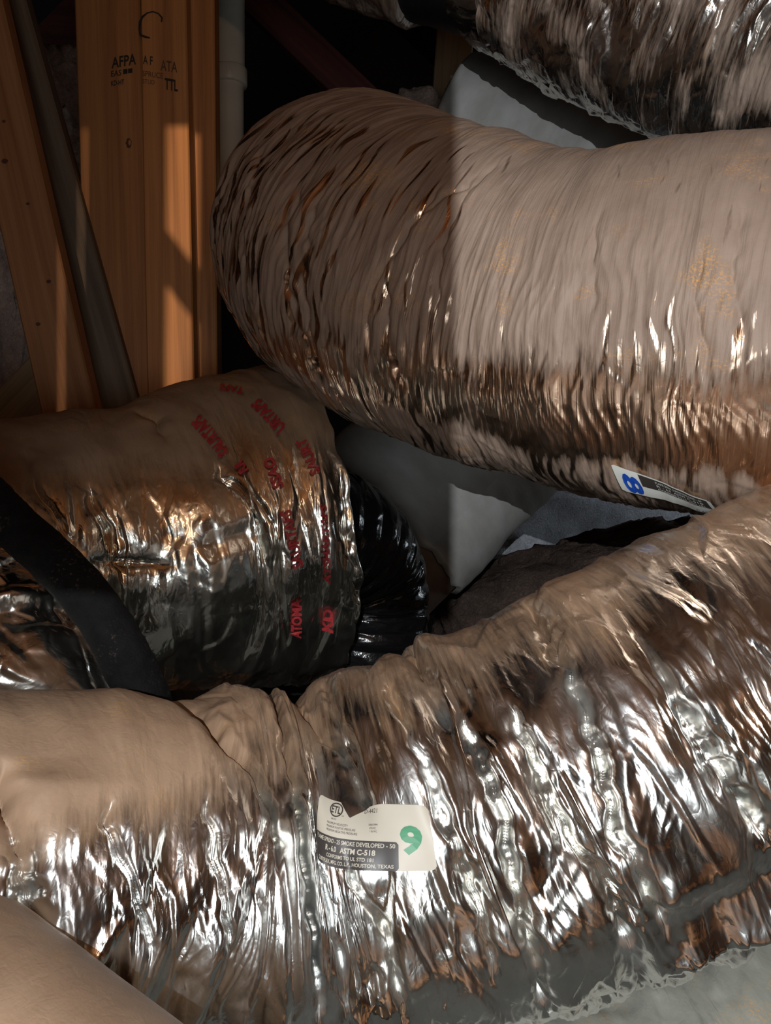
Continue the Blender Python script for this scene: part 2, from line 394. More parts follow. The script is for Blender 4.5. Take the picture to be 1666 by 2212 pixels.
# ------------------------------------------------------------------ the attic shell
def quad_slab(name, corners, th, mat, kind='structure'):
    c = [Vector(p) for p in corners]; n = (c[1] - c[0]).cross(c[3] - c[0]).normalized() * th
    bm = bmesh.new(); a = [bm.verts.new(p) for p in c]; b = [bm.verts.new(p + n) for p in c]
    bm.faces.new(a); bm.faces.new(b[::-1])
    for k in range(4): bm.faces.new((a[k], b[k], b[(k + 1) % 4], a[(k + 1) % 4]))
    bmesh.ops.recalc_face_normals(bm, faces=bm.faces)
    me = bpy.data.meshes.new(name); bm.to_mesh(me); bm.free(); me.materials.append(mat)
    o = link(name, me); o['kind'] = kind; return o
M['deck'] = wood_mat('roof_deck_wood', (0.55, 0.31, 0.15), (0.45, 0.24, 0.115), (0.32, 0.16, 0.075))
M['ply'] = wood_mat('bounce_plywood', (0.64, 0.34, 0.16), (0.54, 0.27, 0.12), (0.42, 0.20, 0.09))
M['far'] = plain('unlit_far_roof', (0.022, 0.013, 0.012), 0.9)  # near-black colour puts the unlit depth into the far roof and wall
YB, YF, XW, RZ = -2.6, 5.0, 3.0, 3.1
M['grey_floor'] = fluff_mat('grey_blown_insulation', (0.24, 0.245, 0.225), (0.12, 0.12, 0.11))
M['gable'] = wood_mat('pale_gable_boards', (0.50, 0.52, 0.54), (0.42, 0.44, 0.46), (0.33, 0.34, 0.36))
quad_slab('floor', [(-XW, YB, 0), (XW, YB, 0), (XW, YF, 0), (-XW, YF, 0)], -0.05, M['grey_floor'])
quad_slab('ceiling', [(-XW, YB, 0.3), (0, YB, RZ), (0, 1.0, RZ), (-XW, 1.0, 0.3)], 0.03, M['deck'])
quad_slab('ceiling', [(XW, YB, 0.3), (0, YB, RZ), (0, 1.0, RZ), (XW, 1.0, 0.3)], -0.03, M['deck'])
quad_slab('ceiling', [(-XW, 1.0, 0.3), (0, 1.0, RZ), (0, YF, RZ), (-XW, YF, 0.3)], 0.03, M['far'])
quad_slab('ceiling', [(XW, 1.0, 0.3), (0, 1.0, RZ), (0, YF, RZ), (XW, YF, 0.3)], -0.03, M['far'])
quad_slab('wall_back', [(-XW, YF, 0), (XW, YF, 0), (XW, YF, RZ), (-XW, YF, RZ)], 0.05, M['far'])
quad_slab('wall_front', [(-XW, YB, 0), (XW, YB, 0), (XW, YB, RZ), (-XW, YB, RZ)], -0.05, M['gable'])
quad_slab('wall_left', [(-XW, YB, 0), (-XW, YF, 0), (-XW, YF, 0.4), (-XW, YB, 0.4)], 0.05, M['deck'])
quad_slab('wall_right', [(XW, YB, 0), (XW, YF, 0), (XW, YF, 0.4), (XW, YB, 0.4)], 0.05, M['deck'])

quad_slab('floor', [(-0.9, -0.32, 0.14), (1.6, -0.32, 0.14), (1.6, 0.22, 0.14), (-0.9, 0.22, 0.14)], -0.02, M['ply'])  # plywood strip added out of view for its orange reflection in the foil
# ------------------------------------------------------------------ truss lumber in view
WA, WB, WD = (0.42, 0.19, 0.065), (0.35, 0.15, 0.048), (0.25, 0.10, 0.032)
def px_board(name, top, bot, wpx, d0, t, mat, face=(0, -1, 0), ext=(0.5, 0.9), **kw):
    a = at(top[0], top[1], d0); b = at(bot[0], bot[1], d0)
    z = a - b; z /= np.linalg.norm(z)
    a = a + z * ext[0]; b = b - z * ext[1]
    f = np.array(face, float); f /= np.linalg.norm(f)
    off = -f * t / 2
    return board(name, b + off, a + off, wpx * d0 / F, t, face, mat, **kw)
M['post_a'] = wood_mat('fir_post_a', WA, WB, WD, knots=[])
M['post_b'] = wood_mat('fir_post_b', (0.50, 0.23, 0.08), (0.42, 0.18, 0.058), WD)
M['post_c'] = wood_mat('fir_post_c', (0.50, 0.22, 0.075), (0.42, 0.175, 0.055), WD)
M['brace'] = wood_mat('fir_brace', (0.42, 0.20, 0.085), (0.33, 0.15, 0.06), WD)
M['grey_brace'] = wood_mat('weathered_brace', (0.20, 0.15, 0.10), (0.15, 0.105, 0.07), (0.09, 0.06, 0.04))
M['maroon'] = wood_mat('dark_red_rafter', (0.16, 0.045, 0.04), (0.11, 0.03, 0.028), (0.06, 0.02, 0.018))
M['tan'] = wood_mat('tan_board', (0.42, 0.30, 0.18), (0.34, 0.24, 0.14), (0.24, 0.16, 0.09))
DP = 1.62
post_a = px_board('truss_post', (231, 0), (258, 880), 142, DP, 0.04, M['post_a'], wane=0.003, seed=2,
    label='left of the two stamped fir posts, with a dark knot below its stamp', group='truss posts')
post_b = px_board('truss_post', (352, 0), (371, 880), 100, DP - 0.012, 0.04, M['post_b'], wane=0.0015, seed=4,
    label='right stamped fir post with black pen loop, lamplit strip down its face', group='truss posts')
post_c = px_board('truss_post', (436, 0), (443, 880), 54, DP + 0.03, 0.05, M['post_c'], wane=0.001, seed=6,
    label='narrow unstamped fir post set back beside the large duct', group='truss posts')

brace = px_board('truss_brace', (-56, 0), (150, 900), 118, 1.50, 0.04, M['brace'], wane=0.002, seed=9,
    label='leaning fir truss brace at far left with knots and a lamplit lower edge', group='truss posts')
px_board('truss_brace', (0, 0), (196, 700), 108, 1.60, 0.04, M['grey_brace'], wane=0.001, seed=3,
    label='grey weathered brace leaning behind the leaning fir brace', group='truss posts')
px_board('board_offcut', (150, 770), (-60, 985), 120, 1.78, 0.02, M['tan'], ext=(0.05, 0.3),
    label='pale tan board lying slanted at the foot of the leaning brace', cat='board')
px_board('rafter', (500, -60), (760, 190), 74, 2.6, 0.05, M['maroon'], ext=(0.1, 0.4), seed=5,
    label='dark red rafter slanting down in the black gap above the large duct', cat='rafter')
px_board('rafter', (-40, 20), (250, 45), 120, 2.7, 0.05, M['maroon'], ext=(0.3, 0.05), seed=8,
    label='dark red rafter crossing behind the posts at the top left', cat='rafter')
px_board('board_offcut', (985, 60), (972, 240), 80, 2.05, 0.03, M['tan'], ext=(0.0, 0.25), seed=8,
    label='dim tan board standing behind the grey duct near the black tape band', cat='board')

# unseen boards added behind the viewer to block and shape the lamp light
def shade_x(lamp, target, y):
    t = (y - lamp[1]) / (target[1] - lamp[1]); return np.array(lamp) + t * (np.array(target) - np.array(lamp))
M['light_block'] = wood_mat('light_block_wood', WA, WB, WD)
p = shade_x(L_WORK, at(980, 600, 1.0), -0.22); q = shade_x(L_WORK, at(965, 1310, 1.55), -0.22)
wv = 0.20
board('light_block', (p[0] - wv / 2, -0.22, q[2]), (p[0] - wv / 2, -0.22, 2.1), wv, 0.02, (0, -1, 0), M['light_block'], 'unseen board added behind the viewer to block the work lamp', 'lumber')
def slat(x0, x1, z0, z1, y, lab):  # laths added out of view, they cut the warm spot into strips
    board('light_block', ((x0 + x1) / 2, y, z0), ((x0 + x1) / 2, y, z1), x1 - x0, 0.012, (0, -1, 0), M['light_block'], lab, 'lumber', group='added light-shaping laths')
YS = -0.32
def hole(px, py, d): return shade_x(L_LAMP, at(px, py, d), YS)
h = [hole(130, 480, 1.5), hole(178, 600, 1.6), hole(357, 400, 1.6), hole(414, 400, 1.6)]
ztop, zbot = hole(300, -150, 1.6)[2], hole(300, 1300, 1.6)[2]
slat(h[0][0] - 0.16, h[0][0], zbot, ztop, YS, 'wide added lath, left end of the unseen row masking the spot'); slat(h[1][0], h[2][0], zbot, ztop, YS, 'narrow added lath, middle of the unseen row masking the spot'); slat(h[3][0], h[3][0] + 0.20, zbot, ztop, YS, 'wide added lath, right end of the unseen row masking the spot')
zc = hole(385, 268, 1.6)[2]
board('light_block', (h[0][0] - 0.16, YS - 0.015, zc + 0.10), (h[3][0] + 0.2, YS - 0.015, zc + 0.10), 0.20, 0.012, (0, -1, 0), M['light_block'], 'wide added lath across the unseen row masking the spot', 'lumber')
a = hole(330, 520, 1.6); b = hole(440, 665, 1.6); dirv = (b - a) / np.linalg.norm(b - a)
wd_ = abs(hole(385, 520, 1.6)[2] - hole(385, 640, 1.6)[2]) * 0.62
board('light_block', a - dirv * 0.02 + np.array([0, 0.015, 0]), b + dirv * 0.02 + np.array([0, 0.015, 0]), wd_, 0.012, (0, -1, 0), M['light_block'], 'short added lath set slantwise in the unseen row masking the spot', 'lumber')

# stamps on the posts
def stamp(parent, name, body, x0, y0, x1, y1, d, mat, skew=0.0, bold=0.0):
    v, f = text_mesh(body, 1.0, bold); v = fit(v, 0, 0, 1, 1)
    P = np.array([at(x0 + (x1 - x0) * a, y1 + (y0 - y1) * b + skew * a, d) for a, b in v])
    me = mesh_np(name, P, tris=f, smooth=False, mat=mat)
    o = link(name, me); bpy.context.view_layer.update(); o.parent = parent; o.matrix_parent_inverse = parent.matrix_world.inverted(); return o
da = DP - 0.0012; db = DP - 0.0132
for body, x0, y0, x1, y1, sk, bo in (('AFPA', 241, 124, 294, 148, -9, .02), ('EAS', 240, 153, 262, 166, -3, .01), ('\u25a0\u25a0', 266, 150, 286, 160, -3, .03), ('KD-HT', 240, 175, 268, 186, -4, .02)):
    stamp(post_a, 'grade_stamp', body, x0, y0, x1, y1, da, M['ink_black'], sk, bo)
for body, x0, y0, x1, y1, sk, bo, mt in (('A F', 309, 119, 330, 138, 3, .01, 'ink_black'), ('ATA', 347, 129, 383, 152, 5, .01, 'ink_faded'), ('SPRUCE', 308, 152, 352, 164, 6, 0, 'ink_faded'),
        ('STUD', 308, 170, 334, 180, 3, 0, 'ink_faded'), ('TTL', 356, 168, 384, 193, 5, .03, 'ink_black')):
    stamp(post_b, 'grade_stamp', body, x0, y0, x1, y1, db, M[mt], sk, bo)
def stroke(parent, name, pts, w, d, mat):
    P = np.array(pts, float); T = np.gradient(P, axis=0); T /= np.linalg.norm(T, axis=1)[:, None]; Nn = np.stack([-T[:, 1], T[:, 0]], 1)
    w = np.array(w)[:, None] / 2; A = P + Nn * w; B = P - Nn * w
    V = np.array([at(x, y, d) for x, y in np.concatenate([A, B])]); n = len(P)
    q = [[k, k + 1, n + k + 1, n + k] for k in range(n - 1)]
    o = link(name, mesh_np(name, V, quads=np.array(q), smooth=False, mat=mat)); bpy.context.view_layer.update()
    o.parent = parent; o.matrix_parent_inverse = parent.matrix_world.inverted(); return o
stroke(post_b, 'pen_mark', [(324, 82), (312, 79), (303, 75), (301, 62), (302, 48), (308, 36), (318, 28), (330, 25), (342, 29), (350, 38), (349, 48)], [3, 5, 5, 4, 5, 5, 3, 3, 3, 4, 3], db, M['ink_black'])
def knot(parent, px, py, rx, ry, d, mat):
    n = 14; V = [at(px, py, d)] + [at(px + rx * math.cos(6.283 * k / n) * (1 + .2 * math.sin(3 * k)), py + ry * math.sin(6.283 * k / n), d) for k in range(n)]
    o = link('knot', mesh_np('knot', np.array(V), tris=np.array([[0, 1 + k, 1 + (k + 1) % n] for k in range(n)]), smooth=False, mat=mat)); bpy.context.view_layer.update()
    o.parent = parent; o.matrix_parent_inverse = parent.matrix_world.inverted()
M['knot'] = plain('knot_wood', (0.07, 0.022, 0.010), 0.6)
for kx, ky, kr in ((8, 262, 4), (10, 348, 7), (60, 440, 4), (105, 608, 5), (82, 700, 5)): knot(brace, kx, ky, kr, kr * .8, 1.4985, M['knot'])
knot(post_a, 278, 309, 6, 11, da, M['knot']); knot(post_a, 280, 308, 3, 6, da - .0008, M['post_b'])

# ------------------------------------------------------------------ pipe
def lathe(path, rad, n=40):
    """ring stack along straight world path"""
    path = np.array(path); z = path[-1] - path[0]; z /= np.linalg.norm(z); x = np.cross(z, [0, 1, 0]); x /= np.linalg.norm(x); y = np.cross(z, x)
    th = np.linspace(0, 2 * math.pi, n + 1)
    V = path[:, None] + np.array(rad)[:, None, None] * (np.cos(th)[None, :, None] * x + np.sin(th)[None, :, None] * y)
    return V.reshape(-1, 3), grid_quads(len(path), n + 1)
DV = 1.95
t0 = at(495, -500, DV); t1 = at(496, 500, DV); up = lambda y: t0 + (t1 - t0) * ((y + 500) / 1000)
pv = empty('vent_pipe', up(500), 'off-white plastic vent pipe with a coupling, standing behind the posts', 'pipe')
r = 33 * DV / F
V, q = lathe([up(-500), up(160)], [r, r]); link('pipe', mesh_np('pipe', V, quads=q, mat=M['pvc']), pv)
V, q = lathe([up(180), up(500)], [r * .93, r * .93]); link('pipe', mesh_np('pipe', V, quads=q, mat=M['pvc']), pv)
V, q = lathe([up(150), up(150), up(152), up(183), up(186), up(186)], [r * .8, r * 1.13, r * 1.17, r * 1.17, r * 1.12, r * .8]); link('coupling', mesh_np('coupling', V, quads=q, mat=M['pvc']), pv)

# ------------------------------------------------------------------ insulation
def blob(name, px, py, d, rx, ry, rz, mat, amp, label, seed=0, n=110, m=150, ex=0.5, cat='insulation', tilt=0.0):
    c = at(px, py, d); u = np.linspace(-math.pi / 2, math.pi / 2, n)[:, None] * np.ones((1, m)); v = np.linspace(-math.pi, math.pi, m)[None, :] * np.ones((n, 1))
    sp = lambda a: np.sign(a) * np.abs(a) ** ex
    dx = sp(np.cos(u)) * sp(np.cos(v)); dy = sp(np.cos(u)) * sp(np.sin(v)); dz = sp(np.sin(u))
    P = np.stack([dx * rx, dy * ry, dz * rz], -1)
    def n3(q, s): return fbm(q[..., 0] * s + q[..., 1] * s * .7, q[..., 2] * s - q[..., 1] * s * .8, 0, seed, 4)
    h = n3(P, 7) * amp + np.abs(n3(P + 5, 22)) * amp * .55 + n3(P + 9, 70) * amp * .16
    nn = P / np.linalg.norm(P, axis=-1)[..., None]
    P = P + nn * h[..., None]
    if tilt: P[..., 2] += tilt * P[..., 0]
    o = link(name, mesh_np(name, (P).reshape(-1, 3), quads=grid_quads(n, m), mat=mat)); o.location = c
    return tag(o, label, cat)
blob('insulation_batt', 95, 600, 2.25, 0.26, 0.12, 0.52, M['fluff'], 0.10, 'dim pinkish fibre insulation heaped behind the leaning brace and posts', 3)
blob('insulation_batt', -60, 740, 1.9, 0.20, 0.10, 0.40, M['fluff'], 0.08, 'dim pinkish fibre insulation left of the leaning brace', 8)
blob('insulation_tuft', 915, 262, 2.0, 0.055, 0.04, 0.05, M['fluff'], 0.05, 'pinkish tuft of insulation poking up behind the large duct', 12, 80, 100)
blob('insulation_mound', 1340, 1345, 2.15, 0.42, 0.16, 0.20, M['fluff_shaded'], 0.05, 'shaded brown loose insulation below the large duct', 21, tilt=0.22)
blob('insulation_mound', 1330, 1120, 2.75, 0.5, 0.12, 0.22, M['fluff_lit'], 0.05, 'pale lit loose insulation seen through the gap under the large duct', 33)

# ------------------------------------------------------------------ ducts
GD = 'flexible ducts'
def duct(name, tube, label): return empty(name, tube.c[len(tube.c) // 2] - np.array([0, 0, tube.R0]), label, 'duct', GD)

# --- the large duct across the upper half
T = Tube([(790, 470, 1.62, .19), (765, 500, 1.48, .20), (775, 535, 1.33, .205), (900, 604, 1.20, .200), (1200, 692, 1.09, .190), (1500, 712, 1.01, .198), (1850, 705, .965, .204), (2500, 560, .98, .205)], 860, 410)
big = duct('flexible_duct', T, 'largest dusty foil duct, bent away at its left end beside the posts')
el = 1 - sstep(0.25, 0.75, T.S)                       # the bend
bc = np.clip(1 - 0.75 * (1 - sstep(.9, 1.5, T.TH)) + .55 * el, 0, 1)
T.H += 0.006 * T.per(.09, .25, 1) + 0.0035 * T.per(.03, .2, 2, .01) * (0.5 + el)
pn, cr = T.pan(.030, .24, 7); T.H += (0.0016 + 0.0030 * el) * pn * bc
pn, cr2 = T.pan(.011, .13, 8); T.H += (0.0010 + 0.0014 * el) * pn * bc
rg = 1 - np.abs(T.per(.010, .16, 4, .012) * 1.6); T.H += 0.0014 * np.clip(rg, 0, 1) ** 2 * bc
pn, _ = T.pan(.035, .05, 9); lowband = sstep(1.2, 1.5, T.TH); T.H += 0.0014 * pn * lowband
for pix, d, w in (([(640, 420), (613, 480), (615, 560), (635, 690), (665, 770), (700, 835)], .013, .006), ([(690, 430), (662, 520), (655, 600), (668, 720), (720, 850)], .007, .004),
                  ([(1010, 400), (900, 470), (850, 560), (838, 700), (870, 830)], .006, .004), ([(940, 430), (870, 520), (800, 640), (800, 760)], .005, .003), ([(1060, 370), (1000, 420), (960, 520), (945, 650)], .006, .003),
                  ([(560, 340), (525, 450), (530, 600), (570, 720)], .004, .003), ([(1515, 560), (1500, 650), (1530, 770)], .005, .004), ([(1290, 480), (1280, 560), (1285, 640)], .004, .003), ([(1600, 480), (1585, 600), (1610, 720)], .005, .004)):
    T.crease(pix, d, w, seed=int(pix[0][0]))
T.finish()
nz = T.NRM[..., 2]
dust = 0.5 + 1.9 * (nz + 0.32 + 0.35 * el) + 0.2 * T.per(.05, .3, 14) + 1.1 * sstep(2.2, 2.5, T.TH)
st = np.clip(T.per(.006, .09, 15, .01) - .07, 0, 1) * 4.0
dust = np.clip(np.clip(dust, 0, 1) - st * (0.15 + 0.75 * el) * sstep(.35, .9, T.TH), 0, 1)
T.build('foil_jacket', M['foil_big'], dust, big)
BD = T
def patch(tube, name, corners, mat, parent, ofs, smooth=12, nx=40, ny=24, top=None, rnd=0.0, sub=(0, 0, 1, 1)):
    """sheet stuck on a duct; corners are its TL,TR,BR,BL as (along, round) spots of the duct; sub is its share of the label rectangle"""
    u, v = np.meshgrid(np.linspace(0, 1, nx), np.linspace(0, 1, ny), indexing='ij')
    x = sub[0] + (sub[2] - sub[0]) * u
    lo = np.full(x.shape, sub[1], float); hi = np.full(x.shape, sub[3], float)
    if rnd:
        e = np.minimum(u, 1 - u); k = np.clip(1 - e / rnd, 0, 1); dd = (1 - np.sqrt(1 - k * k)) * rnd * 1.4
        lo = lo + dd; hi = hi - dd
    if top is not None: hi = np.minimum(hi, np.interp(x, [t[0] for t in top], [t[1] for t in top]))
    y = lo + (hi - lo) * v
    return sheet(tube, name, np.stack([x, y], -1).reshape(-1, 2), None, grid_quads(nx, ny), corners, mat, parent, ofs, smooth)
def sheet(tube, name, xy, tris, quads, corners, mat, parent, ofs, smooth=12):
    C = np.array(corners); x = xy[:, :1]; y = xy[:, 1:]
    st = (C[3] * (1 - x) + C[2] * x) * (1 - y) + (C[0] * (1 - x) + C[1] * x) * y
    P = tube.surf(st[:, 0], st[:, 1], ofs, smooth)
    return link(name, mesh_np(name, P, quads=quads, tris=tris, smooth=quads is not None, mat=mat), parent)
def lettering(tube, name, body, box, corners, mat, parent, ofs, smooth=12, bold=0.0, rot=0):
    v, f = text_mesh(body, 1.0, bold)
    if rot == 90: v = np.stack([-v[:, 1], v[:, 0]], 1)
    if rot == -90: v = np.stack([v[:, 1], -v[:, 0]], 1)
    if rot == 180: v = -v
    return sheet(tube, name, fit(v, *box), f, None, corners, mat, parent, ofs, smooth)
# label with the blue figure on its underside
C8 = [BD.inv(*p) for p in ((1408, 1012), (1535, 1090), (1550, 1118), (1345, 1040))]
C8 = [BD.inv(1320, 996), BD.inv(1535, 1078), BD.inv(1566, 1112), BD.inv(1350, 1048)]
lb = patch(BD, 'label', C8, M['paper_cool'], big, 0.003, 30, rnd=0.04); lb['label'] = 'pale label with a blue figure and black print'
patch(BD, 'label_band', C8, M['ink_dark'], lb, 0.0036, 30, sub=(0.22, 0.52, 0.97, 0.97))
lettering(BD, 'figure', '8', (0.06, 0.08, 0.21, 0.85), C8, M['ink_blue'], lb, 0.0040, 30, .03, rot=-90)
for k, t in enumerate(('FLAME SPREAD - 25 SMOKE DEVELOPED - 50', 'R - 6.0   ASTM C-518', 'CONFORMS TO UL STD 181')):
    lettering(BD, 'label_print', t, (0.36, 0.84 - k * .14, 0.92, 0.93 - k * .14), C8, M['paper_cool'], lb, 0.0042, 30)
lettering(BD, 'label_print', 'D-4421', (0.80, 0.12, 0.93, 0.26), C8, M['ink_dark'], lb, 0.0042, 30)

# --- the middle duct at the left, cut open at its right end
T = Tube([(-900, 1330, 1.10, .18), (-330, 1260, 1.16, .185), (-50, 1225, 1.20, .188), (200, 1195, 1.27, .196), (330, 1180, 1.31, .205), (430, 1162, 1.35, .224), (550, 1140, 1.39, .238), (648, 1125, 1.42, .238)], 600, 390)
mid = duct('flexible_duct', T, 'crumpled foil duct with red lettering, cut open over a black inner liner')
T.H += 0.008 * T.per(.13, .3, 21) + 0.004 * T.per(.05, .16, 22, .02)
zone = sstep(0.9, 1.5, T.TH)
pn, _ = T.pan(.075, .16, 23); T.H += (0.002 + 0.006 * zone) * pn
pn, _ = T.pan(.028, .07, 24); T.H += (0.0008 + 0.0018 * zone) * pn
pn, _ = T.pan(.010, .03, 25); T.H += 0.0004 * pn * (0.3 + zone)
for pix, d, w in (([(200, 1080), (243, 1160), (248, 1300)], .016, .007), ([(520, 1020), (590, 1130), (600, 1300)], .006, .004), ([(480, 1030), (560, 1130), (570, 1180)], .010, .006),
                  ([(60, 990), (80, 1060), (150, 1160)], .010, .007), ([(300, 890), (335, 905), (350, 930)], .010, .008), ([(600, 1080), (592, 1250), (590, 1420)], .004, .003),
                  ([(690, 1000), (705, 1150), (700, 1300)], .004, .004), ([(740, 1050), (755, 1200), (765, 1350)], .006, .004)):
    T.crease(pix, d, w, seed=int(pix[0][0]) + 3)
s0, t0_ = T.inv(280, 1215)
dd = ((T.TH - t0_ - 0.4 * (T.S - s0)) / .02); T.H += -.012 * np.exp(-np.abs(T.TH - t0_ - 0.8 * (T.S - s0)) / .03) * np.exp(-((T.S - s0) / .04) ** 2)
edge = sstep(T.len - .05, T.len, T.S)
T.H += edge * (0.006 * T.per(.05, .06, 28) + 0.004 * T.per(.02, .025, 29)) - 0.03 * sstep(T.len - .008, T.len, T.S)
T.finish()
nz = T.NRM[..., 2]
T.P += (T.T[:, None] * (edge * (0.010 * T.per(.5, .10, 31) + 0.004 * T.per(.5, .03, 32)))[..., None])
dust = np.clip(0.5 + 1.3 * (nz - 0.52) + 0.3 * T.per(.1, .2, 33), 0, 1) * 0.85
T.build('foil_jacket', M['foil_mid'], dust, mid)
MD = T
# red print along the jacket
def red(body, p0, p1, hpx, mirror=False):
    """lettering run from pixel p0 to p1 on the jacket, hpx its letter height"""
    p0 = np.array(p0, float); p1 = np.array(p1, float); t = (p1 - p0) / np.linalg.norm(p1 - p0); n = np.array([t[1], -t[0]]) * hpx
    C = [MD.inv(*(p0 + n)), MD.inv(*(p1 + n)), MD.inv(*p1), MD.inv(*p0)]
    lettering(MD, 'red_lettering', body, (0, 0, 1, 1), C, M['ink_red'], mid, 0.0035, 6, 0.045)
red('SAURTAPS', (652, 1222), (624, 1100), 26); red('ATOMA', (648, 1375), (648, 1290), 24)
red('SSAO', (612, 1052), (588, 990), 26); red('RR', (536, 1018), (520, 990), 26)
red('SAURT', (690, 1025), (655, 950), 22); red('SAURTAPS', (494, 975), (430, 905), 30)
red('URTAPS', (618, 925), (560, 862), 28); red('TAPS', (528, 840), (475, 832), 16)
red('ATSHARTAPS', (712, 1260), (700, 1090), 14); red('KD', (718, 1365), (722, 1320), 22)
# black liner inside
C = Tube([(640, 1140, 1.38, .10), (735, 1170, 1.44, .10), (785, 1240, 1.49, .098), (796, 1330, 1.50, .095), (780, 1480, 1.52, .095)], 420, 140)
C.H += 0.0035 * np.abs(np.sin((C.S / 0.030 + C.V) * math.pi)) + 0.002 * C.per(.03, .05, 3) + .0015 * C.pan(.02, .04, 5)[0]
C.finish(); cc = C.build('inner_liner', M['black_core'], None, mid); cc['label'] = 'glossy black ribbed inner liner'

# --- the front duct along the bottom
T = Tube([(-900, 1985, .63, .148), (-380, 1935, .70, .150), (-50, 1908, .74, .153), (250, 1898, .79, .158), (520, 1898, .83, .160), (720, 1872, .85, .166), (1000, 1790, .855, .170), (1300, 1665, .86, .176), (1600, 1532, .87, .181), (1980, 1400, .86, .185), (2600, 1290, .80, .185)], 960, 440)
fg = duct('flexible_duct', T, 'nearest silver foil duct with deep folds and the green nine label')
sl = T.inv(420, 1800)[0]
left = 1 - sstep(sl - .04, sl + .06, T.S); topm = 1 - sstep(0.55, 1.15, T.TH)
calm = 1 - 0.85 * left * (1 - sstep(0.75, 1.15, T.TH)) - 0.45 * (1 - left) * topm
# the spot under the label is held flat by it
CL = [T.inv(*p) for p in ((693, 1720), (925, 1744), (946, 1881), (681, 1858))]
ls, lt = np.mean([c[0] for c in CL]), np.mean([c[1] for c in CL])
lab = np.exp(-((T.S - ls) / .07) ** 4 - ((T.TH - lt) / .25) ** 4); calm = calm * (1 - .85 * lab)
T.H += 0.005 * T.per(.12, .3, 41) + 0.004 * T.per(.045, .25, 42, .02) * (1 - .8 * lab) * .6
pn, _ = T.pan(.060, .15, 43, .2); T.H += 0.0100 * pn * calm
pn, _ = T.pan(.028, .08, 44, -.2); T.H += 0.0030 * pn * calm
pn, _ = T.pan(.009, .06, 45); T.H += (0.0005 + .0008 * sstep(1.9, 2.3, T.TH)) * pn * calm
pn, _ = T.pan(.020, .035, 49); T.H += .0045 * sstep(1.9, 2.3, T.TH) * pn
rg = 1 - np.abs(T.per(.012, .11, 46, .02) * 1.7); T.H += 0.0008 * np.clip(rg, 0, 1) ** 3 * calm
for pix, d, w in (([(425, 1515), (480, 1580), (550, 1660), (585, 1745), (600, 1830)], .012, .005), ([(575, 1490), (605, 1570), (628, 1690), (652, 1850), (680, 2030), (692, 2160)], .016, .005),
                  ([(650, 1520), (735, 1605), (772, 1690), (785, 1730)], .011, .006), ([(849, 1514), (890, 1590), (925, 1670), (960, 1760)], .008, .004),
                  ([(1009, 1576), (1083, 1730), (1114, 1914), (1176, 2179)], .014, .005), ([(1139, 1298), (1200, 1390), (1250, 1496), (1311, 1674), (1330, 1800)], .013, .005),
                  ([(1120, 1563), (1231, 1810), (1367, 1964)], .010, .005), ([(1490, 1551), (1570, 1660), (1650, 1785)], .016, .008), ([(1354, 1828), (1434, 1994)], .012, .006),
                  ([(885, 1392), (905, 1450), (960, 1540)], .012, .006), ([(0, 1690), (45, 1840), (75, 2000), (85, 2090)], .020, .008), ([(700, 1480), (730, 1560), (770, 1640)], .008, .006),
                  ([(760, 1900), (830, 2000), (870, 2180)], .010, .005), ([(950, 1750), (1020, 1900), (1060, 2080)], .008, .005), ([(1330, 1960), (1375, 2060), (1390, 2140)], .016, .007),
                  ([(450, 1760), (480, 1900), (500, 2060)], .006, .004), ([(230, 1780), (280, 1900), (330, 2040)], .006, .004), ([(1400, 1400), (1470, 1520), (1540, 1680)], .008, .004), ([(640, 1720), (700, 1900), (740, 2080)], .006, .004)):
    T.crease(pix, d * 1.7, w * .85, seed=int(pix[0][0]) + 1)
for px_, py_, a_, w_ in ((545, 1510, .014, .028), (425, 1525, -.010, .014), (655, 1545, -.016, .020), (760, 1480, .008, .03), (890, 1410, -.008, .010), (930, 1400, .006, .02)):
    s_ = T.inv(px_, py_)[0]; T.H += a_ * np.exp(-((T.S - s_ - .05 * T.TH) / w_) ** 2) * (1 - sstep(.5, 1.2, T.TH))
sr = T.inv(1380, 2000)[0]
tl = T.inv(1540, 2040)[1]
right = sstep(sr - .02, sr + .05, T.S)
T.H += right * ((0.011 + .004 * T.pan(.02, .02, 47)[0]) * np.exp(-((T.TH - tl) / .07) ** 2) - 0.010 * np.exp(-((T.TH - tl + .24) / .11) ** 2))
T.finish()
nz = T.NRM[..., 2]
dust = np.clip(0.5 + 1.5 * (nz - (0.50 * left + 0.80 * (1 - left))) + 0.25 * T.per(.08, .3, 48), 0, 1) * (0.95 * left + 0.8 * (1 - left))
T.build('foil_jacket', M['foil_fg'], dust, fg)
FD = T
notch = [(0, 1.0), (0.28, 1.0), (0.40, 0.76), (0.46, 0.84), (0.56, 0.96), (0.66, 0.99), (1, 1.0)]
lb = patch(FD, 'label', CL, M['paper'], fg, 0.0035, 60, nx=90, ny=40, top=notch, rnd=0.05); lb['label'] = 'cream and black paper label with a green figure'
patch(FD, 'label_band', CL, M['ink_dark'], lb, 0.0040, 60, nx=60, sub=(0.0, 0.0, 0.79, 0.43), rnd=0.03)
o1, o2 = 0.0045, 0.0046
lettering(FD, 'figure', '9', (0.80, 0.24, 0.94, 0.68), CL, M['ink_green'], lb, o1, 60, .04)
for t, bx, b in (('FLAME SPREAD - 25 SMOKE DEVELOPED - 50', (.025, .335, .77, .40), .02), ('R - 6.0   ASTM C-518', (.17, .215, .64, .30), .03), ('CONFORMS TO UL STD 181', (.19, .125, .63, .18), .02), ('QUIETFLEX, MFG. CO. L.P., HOUSTON, TEXAS', (.06, .03, .76, .095), .02)):
    lettering(FD, 'label_print', t, bx, CL, M['paper'], lb, o2, 60, b)
